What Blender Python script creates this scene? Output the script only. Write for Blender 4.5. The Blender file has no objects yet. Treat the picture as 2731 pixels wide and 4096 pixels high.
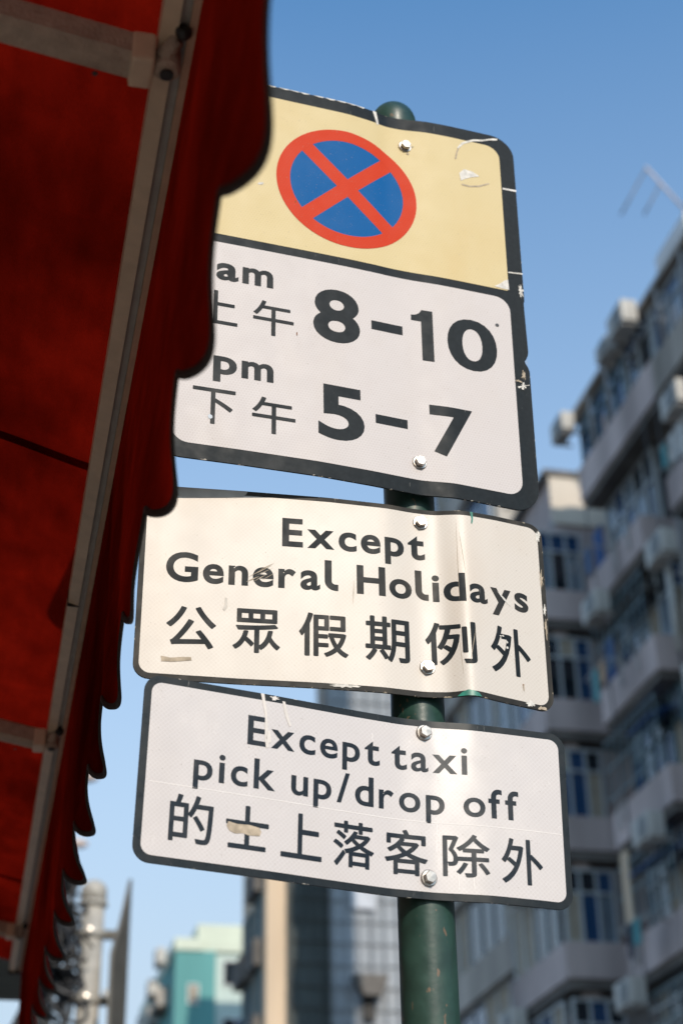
import bpy, bmesh, math, random
import numpy as np
from mathutils import Matrix, Vector
random.seed(7)
sc = bpy.context.scene
COL = sc.collection
R = math.radians

# ------------------------------------------------------------------ camera
CAM_Z = 1.55
PITCH, ROLL = 0.50749, -0.01886
cam = bpy.data.cameras.new('camera')
cam.sensor_fit = 'HORIZONTAL'; cam.sensor_width = 24.0; cam.lens = 58.156
cam.clip_start = 0.05; cam.clip_end = 3000
cam.dof.use_dof = True; cam.dof.focus_distance = 2.37; cam.dof.aperture_fstop = 3.8; cam.dof.aperture_blades = 9
co = bpy.data.objects.new('camera', cam); COL.objects.link(co)
fw = Vector((0, math.cos(PITCH), math.sin(PITCH))); up0 = Vector((0, -math.sin(PITCH), math.cos(PITCH))); xr = Vector((1, 0, 0))
rt = xr*math.cos(ROLL)+up0*math.sin(ROLL); up = -xr*math.sin(ROLL)+up0*math.cos(ROLL)
M = Matrix((rt, up, -fw)).transposed().to_4x4(); M.translation = (0, 0, CAM_Z)
co.matrix_world = M
sc.camera = co

# ------------------------------------------------------------------ sky, sun, exposure
STREET = R(12.65)                 # the street runs this far left of the camera heading
SUN_AZ = R(180-12.65-7.5)         # clockwise from +Y: behind and right of the camera
SUN_EL = R(33)
w = bpy.data.worlds.new('World'); sc.world = w; w.use_nodes = True
nt = w.node_tree; bg = nt.nodes['Background']
sky = nt.nodes.new('ShaderNodeTexSky'); sky.sky_type = 'NISHITA'; sky.sun_disc = False
sky.sun_elevation = SUN_EL; sky.sun_rotation = SUN_AZ
sky.altitude = 0; sky.air_density = 1.0; sky.dust_density = 1.0; sky.ozone_density = 7.0
# even milky haze low over the city, the same all the way round
tcw = nt.nodes.new('ShaderNodeTexCoord'); spw = nt.nodes.new('ShaderNodeSeparateXYZ'); nt.links.new(tcw.outputs['Generated'], spw.inputs[0])
mrw = nt.nodes.new('ShaderNodeMapRange'); nt.links.new(spw.outputs[2], mrw.inputs[0])
for i_, v_ in zip((1, 2, 3, 4), (.22, .74, .86, .0)): mrw.inputs[i_].default_value = v_
mxw = nt.nodes.new('ShaderNodeMix'); mxw.data_type = 'RGBA'; nt.links.new(mrw.outputs[0], mxw.inputs[0])
tnt = nt.nodes.new('ShaderNodeVectorMath'); tnt.operation = 'MULTIPLY'; tnt.inputs[1].default_value = (.84, 1.08, 1.0)
nt.links.new(sky.outputs[0], tnt.inputs[0]); nt.links.new(tnt.outputs[0], mxw.inputs[6]); mxw.inputs[7].default_value = (2.36, 2.73, 3.05, 1)
nt.links.new(mxw.outputs[2], bg.inputs[0]); bg.inputs[1].default_value = 0.15
sl = bpy.data.lights.new('sun', 'SUN'); sl.energy = 2.0; sl.angle = R(0.53); sl.color = (1.0, 0.88, 0.74)
so = bpy.data.objects.new('sun', sl); COL.objects.link(so)
sdir = Vector((math.sin(SUN_AZ)*math.cos(SUN_EL), math.cos(SUN_AZ)*math.cos(SUN_EL), math.sin(SUN_EL)))
so.rotation_euler = (-sdir).to_track_quat('-Z', 'Y').to_euler()
vs = sc.view_settings
vs.view_transform = 'Standard'; vs.look = 'None'; vs.exposure = 0.75; vs.gamma = 1.0; vs.use_curve_mapping = False

# ------------------------------------------------------------------ materials
def nodes(m):
    m.use_nodes = True
    return m.node_tree, m.node_tree.nodes['Principled BSDF']
def mat(name, col, rough=0.6, spec=0.4, var=0.0, vscale=3.0, metal=0.0, bump=0.0, bscale=60.0, streak=False):
    """Principled colour with a little noise in colour, roughness and relief."""
    m = bpy.data.materials.new(name); t, b = nodes(m)
    b.inputs['Roughness'].default_value = rough; b.inputs['Metallic'].default_value = metal
    b.inputs['Specular IOR Level'].default_value = spec
    b.inputs['Base Color'].default_value = (*col, 1)
    tc = t.nodes.new('ShaderNodeTexCoord')
    if var > 0:
        n = t.nodes.new('ShaderNodeTexNoise'); n.inputs['Scale'].default_value = vscale; n.inputs['Detail'].default_value = 6
        if streak:
            mp = t.nodes.new('ShaderNodeMapping'); mp.inputs['Scale'].default_value = (1, 1, 0.18)
            t.links.new(tc.outputs['Object'], mp.inputs[0]); t.links.new(mp.outputs[0], n.inputs[0])
        else: t.links.new(tc.outputs['Object'], n.inputs[0])
        r = t.nodes.new('ShaderNodeMapRange'); r.inputs[1].default_value = .3; r.inputs[2].default_value = .7
        r.inputs[3].default_value = 1-var; r.inputs[4].default_value = 1+var*.6
        t.links.new(n.outputs['Fac'], r.inputs[0])
        mx = t.nodes.new('ShaderNodeVectorMath'); mx.operation = 'SCALE'; mx.inputs[0].default_value = col
        t.links.new(r.outputs[0], mx.inputs['Scale']); t.links.new(mx.outputs[0], b.inputs['Base Color'])
    if bump > 0:
        n2 = t.nodes.new('ShaderNodeTexNoise'); n2.inputs['Scale'].default_value = bscale; n2.inputs['Detail'].default_value = 4
        t.links.new(tc.outputs['Object'], n2.inputs[0])
        bp = t.nodes.new('ShaderNodeBump'); bp.inputs['Strength'].default_value = bump; bp.inputs['Distance'].default_value = .01
        t.links.new(n2.outputs['Fac'], bp.inputs['Height']); t.links.new(bp.outputs[0], b.inputs['Normal'])
    return m
def M2(t, op, a, b=None, c=None):
    n = t.nodes.new('ShaderNodeMath'); n.operation = op
    for i, v in enumerate((a, b, c)):
        if v is None: continue
        if isinstance(v, (int, float)): n.inputs[i].default_value = v
        else: t.links.new(v, n.inputs[i])
    return n.outputs[0]
def mixc(t, f, a, b):
    n = t.nodes.new('ShaderNodeMix'); n.data_type = 'RGBA'
    if isinstance(f, (int, float)): n.inputs[0].default_value = f
    else: t.links.new(f, n.inputs[0])
    for i, v in ((6, a), (7, b)):
        if isinstance(v, tuple): n.inputs[i].default_value = (*v, 1)
        else: t.links.new(v, n.inputs[i])
    return n.outputs[2]
def noise(t, tc, scale, detail=4, sc3=None):
    n = t.nodes.new('ShaderNodeTexNoise'); n.inputs['Scale'].default_value = scale; n.inputs['Detail'].default_value = detail
    src = tc.outputs['Object']
    if sc3:
        mp = t.nodes.new('ShaderNodeMapping'); mp.inputs['Scale'].default_value = sc3
        t.links.new(src, mp.inputs[0]); src = mp.outputs[0]
    t.links.new(src, n.inputs[0]); return n.outputs['Fac']
def step(t, x, lo, hi, a=0.0, b=1.0):
    r = t.nodes.new('ShaderNodeMapRange'); t.links.new(x, r.inputs[0])
    for i, v in zip((1, 2, 3, 4), (lo, hi, a, b)): r.inputs[i].default_value = v
    return r.outputs[0]
def sheeting(name, cell_col, line_col, pattern, pitch, stain=(.55, .42, .28), stain_amt=.25, rough=.55, spec=.35, rvar=1.0):
    """Retroreflective sheeting: a honeycomb or diamond cell net printed under a clear film."""
    m = bpy.data.materials.new(name); t, b = nodes(m)
    tc = t.nodes.new('ShaderNodeTexCoord'); sp = t.nodes.new('ShaderNodeSeparateXYZ'); t.links.new(tc.outputs['Object'], sp.inputs[0])
    x = M2(t, 'ADD', M2(t, 'DIVIDE', sp.outputs[0], pitch), 500.0); y = M2(t, 'ADD', M2(t, 'DIVIDE', sp.outputs[2], pitch), 500.0)
    if pattern == 'hex':
        def cell(ox, oy):
            ax = M2(t, 'ABSOLUTE', M2(t, 'SUBTRACT', M2(t, 'MODULO', M2(t, 'SUBTRACT', x, ox), 1.0), .5))
            ay = M2(t, 'ABSOLUTE', M2(t, 'SUBTRACT', M2(t, 'MODULO', M2(t, 'SUBTRACT', y, oy), 1.7320508), .8660254))
            return M2(t, 'MAXIMUM', ax, M2(t, 'ADD', M2(t, 'MULTIPLY', ax, .5), M2(t, 'MULTIPLY', ay, .8660254)))
        d = M2(t, 'MINIMUM', cell(0, 0), cell(.5, .8660254))
        line = step(t, d, .39, .44)
    else:
        def ln(v): return M2(t, 'ABSOLUTE', M2(t, 'SUBTRACT', M2(t, 'MODULO', v, 1.0), .5))
        p = M2(t, 'MULTIPLY', M2(t, 'ADD', x, y), .7071); q = M2(t, 'MULTIPLY', M2(t, 'ADD', M2(t, 'SUBTRACT', x, y), 500.), .7071)
        d = M2(t, 'MAXIMUM', ln(p), ln(q)); line = step(t, d, .40, .45)
    c = mixc(t, line, cell_col, line_col)
    st = M2(t, 'MULTIPLY', step(t, noise(t, tc, 9, 6, (1, 1, .45)), .52, .75), stain_amt)
    c = mixc(t, st, c, stain)
    fine = M2(t, 'MULTIPLY', step(t, noise(t, tc, 420, 2), .70, .74), .6)     # specks of dirt
    c = mixc(t, fine, c, (.30, .24, .18))
    t.links.new(c, b.inputs['Base Color'])
    t.links.new(step(t, noise(t, tc, 25, 5), .3, .7, rough-.05*rvar, rough+.07*rvar), b.inputs['Roughness'])
    b.inputs['Specular IOR Level'].default_value = spec
    return m
def vinyl(name, col, chip_col, half=None, chips=.0, rough=.45, fade=.0, spec=.10):
    """Black vinyl film: dusty scratches; with half=(a,b) it is chipped towards the plate's rim."""
    m = bpy.data.materials.new(name); t, b = nodes(m)
    tc = t.nodes.new('ShaderNodeTexCoord')
    c = mixc(t, step(t, noise(t, tc, 130, 8), .4, .8, 0, .35), col, tuple(min(1, k*1.7+.008) for k in col))
    scr = M2(t, 'MULTIPLY', step(t, noise(t, tc, 300, 3, (1, 1, .12)), .72, .76), .35)
    c = mixc(t, scr, c, (.30, .29, .27))
    if half:
        sp = t.nodes.new('ShaderNodeSeparateXYZ'); t.links.new(tc.outputs['Object'], sp.inputs[0])
        dx = M2(t, 'SUBTRACT', half[0], M2(t, 'ABSOLUTE', sp.outputs[0])); dz = M2(t, 'SUBTRACT', half[1], M2(t, 'ABSOLUTE', sp.outputs[2]))
        dist = M2(t, 'MINIMUM', dx, dz)
        lim = step(t, noise(t, tc, 110, 8), .52, .80, -.001, .008*chips)
        ch = M2(t, 'LESS_THAN', dist, lim); c = mixc(t, ch, c, chip_col)
    if fade:
        c = mixc(t, M2(t, 'MULTIPLY', step(t, noise(t, tc, 14, 5, (1, 1, .5)), .5, .72), fade), c, (.20, .16, .12))
    t.links.new(c, b.inputs['Base Color'])
    t.links.new(step(t, noise(t, tc, 40, 5), .3, .7, rough-.06, rough+.10), b.inputs['Roughness'])
    b.inputs['Specular IOR Level'].default_value = spec
    return m
def cloth(name, col, trans, amt):
    m = bpy.data.materials.new(name); m.use_nodes = True; t = m.node_tree
    t.nodes.remove(t.nodes['Principled BSDF']); out = t.nodes['Material Output']
    tc = t.nodes.new('ShaderNodeTexCoord')
    d = t.nodes.new('ShaderNodeBsdfDiffuse'); tr = t.nodes.new('ShaderNodeBsdfTranslucent'); mx = t.nodes.new('ShaderNodeMixShader')
    f = step(t, noise(t, tc, 3.2, 5, (1, .45, 1)), .32, .66, .30, 1.0)         # broad dark patches painted in for shadows falling on the cloth
    f = M2(t, 'MULTIPLY', f, step(t, noise(t, tc, 7.5, 8),   .44, .54, .84, 1.0))   # tide marks of old rain
    f = M2(t, 'MULTIPLY', f, step(t, noise(t, tc, 40, 6, (1, .25, 1)), .3, .7, .82, 1.12))
    wv = step(t, noise(t, tc, 900, 2, (1, .2, 1)), .3, .7, .85, 1.1)
    g = M2(t, 'MULTIPLY', f, wv)
    for sh, c in ((d, col), (tr, trans)):
        v = t.nodes.new('ShaderNodeVectorMath'); v.operation = 'SCALE'; v.inputs[0].default_value = c
        t.links.new(g, v.inputs['Scale']); t.links.new(v.outputs[0], sh.inputs['Color'])
    mx.inputs[0].default_value = amt
    t.links.new(d.outputs[0], mx.inputs[1]); t.links.new(tr.outputs[0], mx.inputs[2]); t.links.new(mx.outputs[0], out.inputs[0])
    return m

MT = {}
MT['asphalt'] = mat('asphalt', (.05, .05, .052), .9, .3, .3, 4, bump=.4)
MT['paving'] = mat('paving', (.38, .35, .31), .85, .3, .2, 2)
MT['kerb'] = mat('kerb_stone', (.33, .32, .30), .8, .3, .2, 5)
MT['pole'] = mat('green_paint', (.018, .056, .042), .40, .45, .35, 30, bump=.03, bscale=140)
t_, b_ = nodes(MT['pole']); tc_ = t_.nodes.new('ShaderNodeTexCoord'); src_ = b_.inputs['Base Color'].links[0].from_socket
c_ = mixc(t_, step(t_, noise(t_, tc_, 80, 8, (1, 1, .5)), .64, .67), src_, (.16, .10, .06))
c_ = mixc(t_, M2(t_, 'MULTIPLY', step(t_, noise(t_, tc_, 14, 6, (1, 1, .12)), .5, .8), .35), c_, (.10, .12, .10))
t_.links.new(c_, b_.inputs['Base Color']); t_.links.new(step(t_, noise(t_, tc_, 30, 6), .3, .7, .30, .55), b_.inputs['Roughness'])
MT['steel'] = mat('bolt_steel', (.55, .50, .45), .36, .5, .25, 200, metal=1.0)
MT['alu'] = mat('bare_aluminium', (.42, .40, .38), .45, .5, .3, 40, metal=.7)
MT['white1'] = sheeting('hex_white_sheeting', (.58, .525, .508), (.655, .605, .59), 'hex', .0049, stain_amt=.10)
MT['yellow'] = sheeting('hex_yellow_sheeting', (.63, .50, .255), (.67, .54, .30), 'hex', .0049, (.6, .38, .12), .18)
MT['white2'] = sheeting('diamond_white_sheeting_old', (.635, .57, .505), (.69, .63, .57), 'dia', .0046, (.56, .43, .31), .26, .42, spec=.42, rvar=.4)
MT['white3'] = sheeting('diamond_white_sheeting', (.625, .565, .54), (.69, .635, .615), 'dia', .0046, (.45, .38, .32), .15, .23, spec=.85)
MT['red'] = sheeting('red_film', (.57, .042, .011), (.61, .052, .014), 'hex', .0049, (.6, .2, .1), .06, spec=.12)
MT['blue'] = sheeting('blue_film', (.0005, .098, .305), (.001, .108, .33), 'hex', .0049, (.03, .13, .36), .08, spec=.12)
K = (.013, .017, .020)
MT['ink'] = vinyl('black_vinyl', K, (.6, .56, .5))
MT['ink2'] = vinyl('black_vinyl_worn', K, (.6, .56, .5), fade=.22)
MT['peel'] = mat('bare_backing', (.72, .68, .62), .6, .3, .35, 120)
MT['residue'] = mat('tape_residue', (.50, .41, .31), .8, .2, .35, 90)
MT['greypaint'] = mat('grey_paint_smear', (.62, .57, .51), .7, .3, .15, 50)
MT['greendab'] = mat('green_paint_dab', (.03, .22, .16), .4, .5, .3, 120)
MT['rust'] = mat('rust', (.22, .08, .02), .85, .2, .4, 200)
MT['drip'] = mat('dried_paint_drip', (.74, .68, .63), .5, .4, .1, 60)
MT['line'] = mat('pale_score_line', (.85, .80, .77), .5, .3)
MT['hole'] = mat('hole_rim', (.45, .5, .56), .5, .5)
MT['cloth'] = cloth('red_awning_cloth', (.15, .006, .003), (.245, .0075, .0023), .55)
MT['binding'] = mat('dark_binding_tape', (.030, .022, .016), .75, .3, .4, 200, bump=.4, bscale=700)
MT['barwhite'] = mat('cream_powder_coat', (.60, .44, .30), .45, .4, .12, 30)
MT['bargroove'] = mat('grey_channel', (.36, .33, .29), .5, .4, .15, 30)
MT['armcoat'] = mat('textured_cream_coat', (.40, .29, .215), .7, .35, .18, 60, bump=.5, bscale=260)
MT['dark'] = mat('dark_plastic', (.02, .018, .016), .5, .4, .2, 50)
MT['greycloth'] = mat('grey_awning_cloth', (.10, .11, .10), .8, .2, .2, 5)
MT['galv'] = mat('galvanised_steel', (.46, .44, .40), .55, .4, .25, 12, metal=.1)
MT['boardback'] = mat('board_back', (.14, .13, .11), .55, .4, .3, 8)
MT['boardface'] = mat('board_face', (.60, .56, .52), .5, .4, .2, 6)
MT['cable'] = mat('black_cable', (.012, .013, .016), .45, .5)
MT['pink'] = mat('pink_render', (.55, .455, .43), .85, .2, .40, .9, streak=True)
MT['grey'] = mat('grey_render', (.44, .395, .345), .85, .2, .45, .9, streak=True)
MT['cream'] = mat('cream_render', (.70, .62, .52), .85, .2, .18, .5, streak=True)
MT['tan'] = mat('tan_render', (.72, .56, .40), .85, .2, .2, .6, streak=True)
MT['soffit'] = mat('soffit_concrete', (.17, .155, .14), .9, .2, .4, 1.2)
MT['teal'] = mat('teal_paint', (.14, .37, .36), .8, .25, .15, .4, streak=True)
MT['mint'] = mat('mint_paint', (.66, .71, .58), .8, .25, .15, .4)
MT['palegreen'] = mat('pale_green_paint', (.54, .64, .59), .8, .25, .2, .4, streak=True)
MT['mint2'] = mat('pale_sheet', (.58, .60, .64), .8, .2, .15, 2)
MT['white'] = mat('white_paint', (.78, .77, .76), .7, .3, .12, 1)
MT['net'] = mat('dark_green_net', (.085, .10, .10), .95, .1, .45, 1.5, streak=True)
MT['bluenet'] = mat('shade_blue_net', (.36, .385, .415), .95, .1, .25, 1.0, streak=True)  # blue-grey of the shaded wing put into the net colour
MT['bamboo'] = mat('bamboo_pole', (.31, .325, .34), .8, .2, .2, 5)
MT['bamboodark'] = mat('scaffold_pole_dark', (.10, .10, .09), .8, .2, .2, 5)
MT['frame'] = mat('window_frame', (.46, .49, .50), .4, .5, .1, 5)
MT['framet'] = mat('teal_window_frame', (.13, .20, .22), .4, .5, .1, 5)
MT['glass'] = mat('window_glass', (.012, .018, .025), .05, .9)
MT['glassb'] = mat('sky_blue_glass', (.02, .06, .14), .07, .9)  # blue of the reflected sky put into the pane colour
MT['glassp'] = mat('pale_frosted_glass', (.16, .20, .24), .18, .8, .2, 2)
MT['blind'] = mat('cream_blind', (.36, .31, .24), .7, .3, .15, 4)
MT['bluesheet'] = mat('blue_tarpaulin', (.025, .09, .26), .6, .4, .25, 2)
MT['acwhite'] = mat('ac_casing', (.52, .50, .46), .6, .3, .35, 4, streak=True)
MT['acgrille'] = mat('ac_grille', (.22, .23, .23), .6, .4, .2, 20)
MT['pipe'] = mat('drain_pipe', (.42, .40, .38), .6, .4, .2, 3)
MT['leaf'] = mat('roof_plant_leaf', (.035, .075, .03), .6, .3, .4, 8)
MT['clay'] = mat('clay_pot', (.30, .14, .08), .8, .3, .2, 8)
MT['antenna'] = mat('antenna_metal', (.16, .16, .17), .55, .4, .1, 10, metal=.3)
for n_, c_ in (('cl_white', (.6, .6, .58)), ('cl_blue', (.08, .16, .30)), ('cl_tan', (.50, .33, .20)), ('cl_dark', (.05, .05, .07)), ('cl_teal', (.10, .30, .32))): MT[n_] = mat(n_, c_, .9, .2, .2, 6)
MT['lamp'] = mat('lamp_casing', (.62, .52, .48), .5, .4, .1, 5)

# ------------------------------------------------------------------ mesh helpers
def link(name, me, m, parent=None, smooth=False):
    if m is not None:
        me.materials.clear(); me.materials.append(m)
    if smooth:
        for p in me.polygons: p.use_smooth = True
    o = bpy.data.objects.new(name, me); COL.objects.link(o)
    if parent is not None: o.parent = parent
    return o
def tag(o, label=None, cat=None, group=None, kind=None):
    if label: o['label'] = label
    if cat: o['category'] = cat
    if group: o['group'] = group
    if kind: o['kind'] = kind
    return o
def thing(name, label, cat, loc=(0, 0, 0), rz=0.0, group=None):
    o = bpy.data.objects.new(name, None); COL.objects.link(o); o.location = loc; o.rotation_euler = (0, 0, rz)
    o.empty_display_size = .1
    return tag(o, label, cat, group)
class MB:
    def __init__(s): s.v = []; s.f = []
    def add(s, vs, fs):
        k = len(s.v); s.v += [tuple(p) for p in vs]; s.f += [tuple(i+k for i in f) for f in fs]; return s
    def box(s, x0, x1, y0, y1, z0, z1):
        return s.add([(x0, y0, z0), (x1, y0, z0), (x1, y1, z0), (x0, y1, z0), (x0, y0, z1), (x1, y0, z1), (x1, y1, z1), (x0, y1, z1)],
                     [(0, 3, 2, 1), (4, 5, 6, 7), (0, 1, 5, 4), (1, 2, 6, 5), (2, 3, 7, 6), (3, 0, 4, 7)])
    def lathe(s, prof, c=(0, 0, 0), n=24, ax='z', ph=0.0):
        """prof: list of (radius, height); closed at ends with radius 0."""
        vs = []
        for r, h in prof:
            for i in range(n):
                a = 2*math.pi*i/n+ph; p = (r*math.cos(a), r*math.sin(a), h)
                if ax == 'y': p = (p[0], -p[2], p[1])
                if ax == 'x': p = (p[2], p[0], p[1])
                vs.append((p[0]+c[0], p[1]+c[1], p[2]+c[2]))
        fs = []
        for j in range(len(prof)-1):
            for i in range(n): fs.append((j*n+i, j*n+(i+1) % n, (j+1)*n+(i+1) % n, (j+1)*n+i))
        fs.append(tuple(range(n))[::-1]); fs.append(tuple((len(prof)-1)*n+i for i in range(n)))
        return s.add(vs, fs)
    def tube(s, pts, r, n=8):
        pts = [Vector(p) for p in pts]; rs = r if isinstance(r, (list, tuple)) else [r]*len(pts)
        vs = []; prev = None
        for i, p in enumerate(pts):
            d = (pts[min(i+1, len(pts)-1)]-pts[max(i-1, 0)]).normalized()
            a = prev if prev is not None else (Vector((0, 0, 1)) if abs(d.z) < .9 else Vector((1, 0, 0)))
            a = (a-d*a.dot(d)).normalized(); prev = a; b = d.cross(a)
            vs += [tuple(p+(a*math.cos(2*math.pi*k/n)+b*math.sin(2*math.pi*k/n))*rs[i]) for k in range(n)]
        fs = []
        for j in range(len(pts)-1):
            for k in range(n): fs.append((j*n+k, j*n+(k+1) % n, (j+1)*n+(k+1) % n, (j+1)*n+k))
        fs.append(tuple(range(n))[::-1]); fs.append(tuple((len(pts)-1)*n+k for k in range(n)))
        return s.add(vs, fs)
    def extr(s, prof, y0, y1):
        """prof in (x,z), counter-clockwise; extruded along y."""
        n = len(prof)
        vs = [(x, y0, z) for x, z in prof]+[(x, y1, z) for x, z in prof]
        fs = [tuple(range(n)), tuple(range(2*n-1, n-1, -1))]+[(i, i+n, (i+1) % n+n, (i+1) % n) for i in range(n)]
        return s.add(vs, fs)
    def mesh(s, name, bevel=0.0):
        me = bpy.data.meshes.new(name); me.from_pydata(s.v, [], s.f); me.update()
        bm = bmesh.new(); bm.from_mesh(me)
        bmesh.ops.recalc_face_normals(bm, faces=bm.faces)
        if bevel: bmesh.ops.bevel(bm, geom=bm.edges[:], offset=bevel, segments=2, affect='EDGES', profile=.6)
        bm.to_mesh(me); bm.free(); return me
    def build(s, name, m, parent=None, smooth=False, bevel=0.0):
        return link(name, s.mesh(name, bevel), m, parent, smooth)
def auto_smooth(o, ang=40):
    me = o.data
    for p in me.polygons: p.use_smooth = True
    try: me.set_sharp_from_angle(angle=R(ang))
    except Exception: pass
def ST(u, s, z):
    """street frame (right of camera, along the street, above camera) to world"""
    c, n = math.cos(STREET), math.sin(STREET)
    return Vector((u*c-s*n, u*n+s*c, z+CAM_Z))
def street_thing(name, label, cat, u, s, z0=-CAM_Z, group=None):
    return thing(name, label, cat, ST(u, s, z0), STREET, group)

# ------------------------------------------------------------------ ground
def flat(name, u0, u1, s0, s1, z, m):
    o = MB().add([(u0, s0, 0), (u1, s0, 0), (u1, s1, 0), (u0, s1, 0)], [(0, 1, 2, 3)]).build(name, m)
    o.location = (0, 0, z); o.rotation_euler = (0, 0, STREET); return tag(o, kind='structure')
flat('ground', -900, 900, -900, 900, -.16, MT['asphalt'])
flat('road', 1.25, 9.3, -80, 300, -.13, MT['asphalt'])
for nm, a, b in (('pavement', -2.6, 1.0), ('pavement', 9.55, 13.4)):
    o = MB().box(a, b, -40, 120, -.13, 0).build(nm, MT['paving']); o.rotation_euler = (0, 0, STREET); tag(o, kind='structure')
for a, b in ((1.0, 1.25), (9.3, 9.55)):
    o = MB().box(a, b, -40, 120, -.14, -.004).build('kerb', MT['kerb'], bevel=.02); o.rotation_euler = (0, 0, STREET); tag(o, kind='structure')

# ------------------------------------------------------------------ buildings
def window(bd, name, x0, x1, y0, y1, z0, z1, axis, nx, nz, fm, panes, rnd, open_p=.0):
    """A window set in a wall. axis 'u': faces -u (outer plane x0); axis 's': faces -s (outer plane y0)."""
    fr = MB(); t = .05; d = .08
    def bar(a0, a1, c0, c1):
        if axis == 'u': fr.box(x0, x0+d, a0, a1, c0, c1)
        else: fr.box(a0, a1, y0, y0+d, c0, c1)
    lo, hi = (y0, y1) if axis == 'u' else (x0, x1)
    bar(lo, hi, z0, z0+t); bar(lo, hi, z1-t, z1); 
    cols = [lo+(hi-lo)*i/nx for i in range(nx+1)]; rows = [z0+(z1-z0)*k for k in ([0, 1] if nz == 1 else [0, .68, 1])]
    for c in cols:
        a = min(max(c-t/2, lo), hi-t); bar(a, a+t, z0+t, z1-t)
    if nz == 2:
        for i in range(nx): bar(cols[i]+t/2+(.026 if i == 0 else .001), cols[i+1]-t/2-(.026 if i == nx-1 else .001), rows[1]-.025, rows[1]+.025)
    f = fr.build(name, fm, bd)
    for i in range(nx):
        for j in range(nz):
            a, b = cols[i]+.02, cols[i+1]-.02; c, e = rows[j]+.02, rows[j+1]-.02
            off = .045+rnd.random()*.012; m = MT[rnd.choice(panes)]
            if axis == 'u': p = MB().box(x0+off, x0+off+.012, a, b, c, e)
            else: p = MB().box(a, b, y0+off, y0+off+.012, c, e)
            p.build('pane', m, f)
    return f
def ac_unit(u, s, z, label, face='u', k=1.0):
    o = street_thing('air_conditioner', label, 'air conditioner', u, s, z, 'air conditioners on the facades')
    w_, d_, h_ = .82*k, .34*k, .56*k
    b = MB()
    if face == 'u':
        b.box(0, d_, -w_/2, w_/2, .06, h_); b.build('casing', MT['acwhite'], o, bevel=.02)
        g = MB().lathe([(.0, 0), (.21*k, 0), (.21*k, .015), (0, .02)], (-.02, -.12*k, .06+h_/2-.03), 18, 'x'); g.build('fan_grille', MT['acgrille'], o)
        for q in (-w_/2+.08, w_/2-.12): MB().box(.0, d_+.15, q, q+.04, 0, .058).build('bracket', MT['pipe'], o)
    else:
        b.box(-w_/2, w_/2, 0, d_, .06, h_); b.build('casing', MT['acwhite'], o, bevel=.02)
        MB().lathe([(0, 0), (.21*k, 0), (.21*k, .015), (0, .02)], (-.12*k, 0, .06+h_/2-.03), 18, 'y').build('fan_grille', MT['acgrille'], o)
        for q in (-w_/2+.08, w_/2-.12): MB().box(q, q+.04, 0, d_+.15, 0, .058).build('bracket', MT['pipe'], o)
    return o

# --- the tenement with cantilevered bays on the right (building one)
rnd = random.Random(11)
B1 = street_thing('tenement_building', 'grey pink tenement with cantilevered glazed bays at the right edge', 'building', 0, 0)
G = CAM_Z
FL = [18.35-2.70*k for k in range(7)]
roof = 20.60
MB().box(13.4, 24, 2.0, 30.9, 0, FL[0]+G+.6).build('wall', MT['grey'], B1)
MB().box(13.2, 24, 2.0, 30.95, roof+G-.02, roof+G+.20).build('roof_slab', MT['grey'], B1)
bays = [(27.75, 30.8), (22.4, 26.3), (17.0, 20.8), (11.5, 15.3), (6, 9.8)]
for fi, zb in enumerate(FL):
    top = (FL[fi-1] if fi else roof)+G
    for bi, (s0, s1) in enumerate(bays):
        if bi > 2 and fi > 2: continue
        z = zb+G
        # parapet band with a front and two returns, floor slab under it
        m = MT['pink'] if (bi+fi) % 2 == 0 or bi == 0 else MT['grey']
        h = .74 if fi else .86
        MB().box(12.5, 12.62, s0, s1, z, z+h).box(12.62, 13.4, s0, s0+.12, z, z+h).box(12.62, 13.4, s1-.12, s1, z, z+h).build('spandrel', m, B1)
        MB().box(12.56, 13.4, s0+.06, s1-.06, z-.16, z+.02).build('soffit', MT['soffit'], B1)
        if bi <= 1:
            fm = MT['frame'] if (fi+bi) % 3 else MT['framet']
            ps = ['glass', 'glassb', 'glassp', 'glassb', 'blind', 'glassp'] if fi else ['glassb', 'glassp', 'glassb']
            window(B1, 'window', 12.56 if fi == 0 else 12.98, 0, s0+.14, s1-.14, (z+h+.002) if fi == 0 else z+.3, top-.17, 'u', 5, 2, fm, ps, rnd)
            window(B1, 'window', 12.66 if fi == 0 else 13.08, 13.4, s0+.14, 0, z+h+.002, top-.17, 's', 1, 2, fm, ps, rnd)
    # recess between bays
    if fi > 0:
        window(B1, 'window', 13.33, 0, 26.6, 27.5, zb+G+1.0, zb+G+2.2, 'u', 2, 1, MT['frame'], ['glass', 'blind', 'glassb'], rnd)
    else:
        MB().box(12.5, 12.62, 26.302, 27.748, zb+G, zb+G+.92).build('spandrel', MT['pink'], B1)
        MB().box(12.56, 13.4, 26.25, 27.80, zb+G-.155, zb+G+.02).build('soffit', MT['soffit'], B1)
        window(B1, 'window', 12.56, 0, 26.30, 27.75, zb+G+.922, roof+G-.02, 'u', 2, 2, MT['frame'], ['glassb', 'glass'], rnd)
for s in (26.5, 27.62, 21.4, 22.2):
    MB().tube([(13.3, s, 0), (13.3, s, FL[0]+G)], .055, 8).build('drain_pipe', MT['pipe'], B1, True)
MB().box(12.42, 13.2, 22.3, 31.0, roof+G-.018, roof+G+.10).build('eave', MT['grey'], B1)
for s in (24.3, 25.6, 28.6, 29.7):
    MB().tube([(12.52, s, FL[0]+G+.9), (12.47, s, roof+G)], .045, 6).build('mullion_post', MT['pipe'], B1, True)
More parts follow.
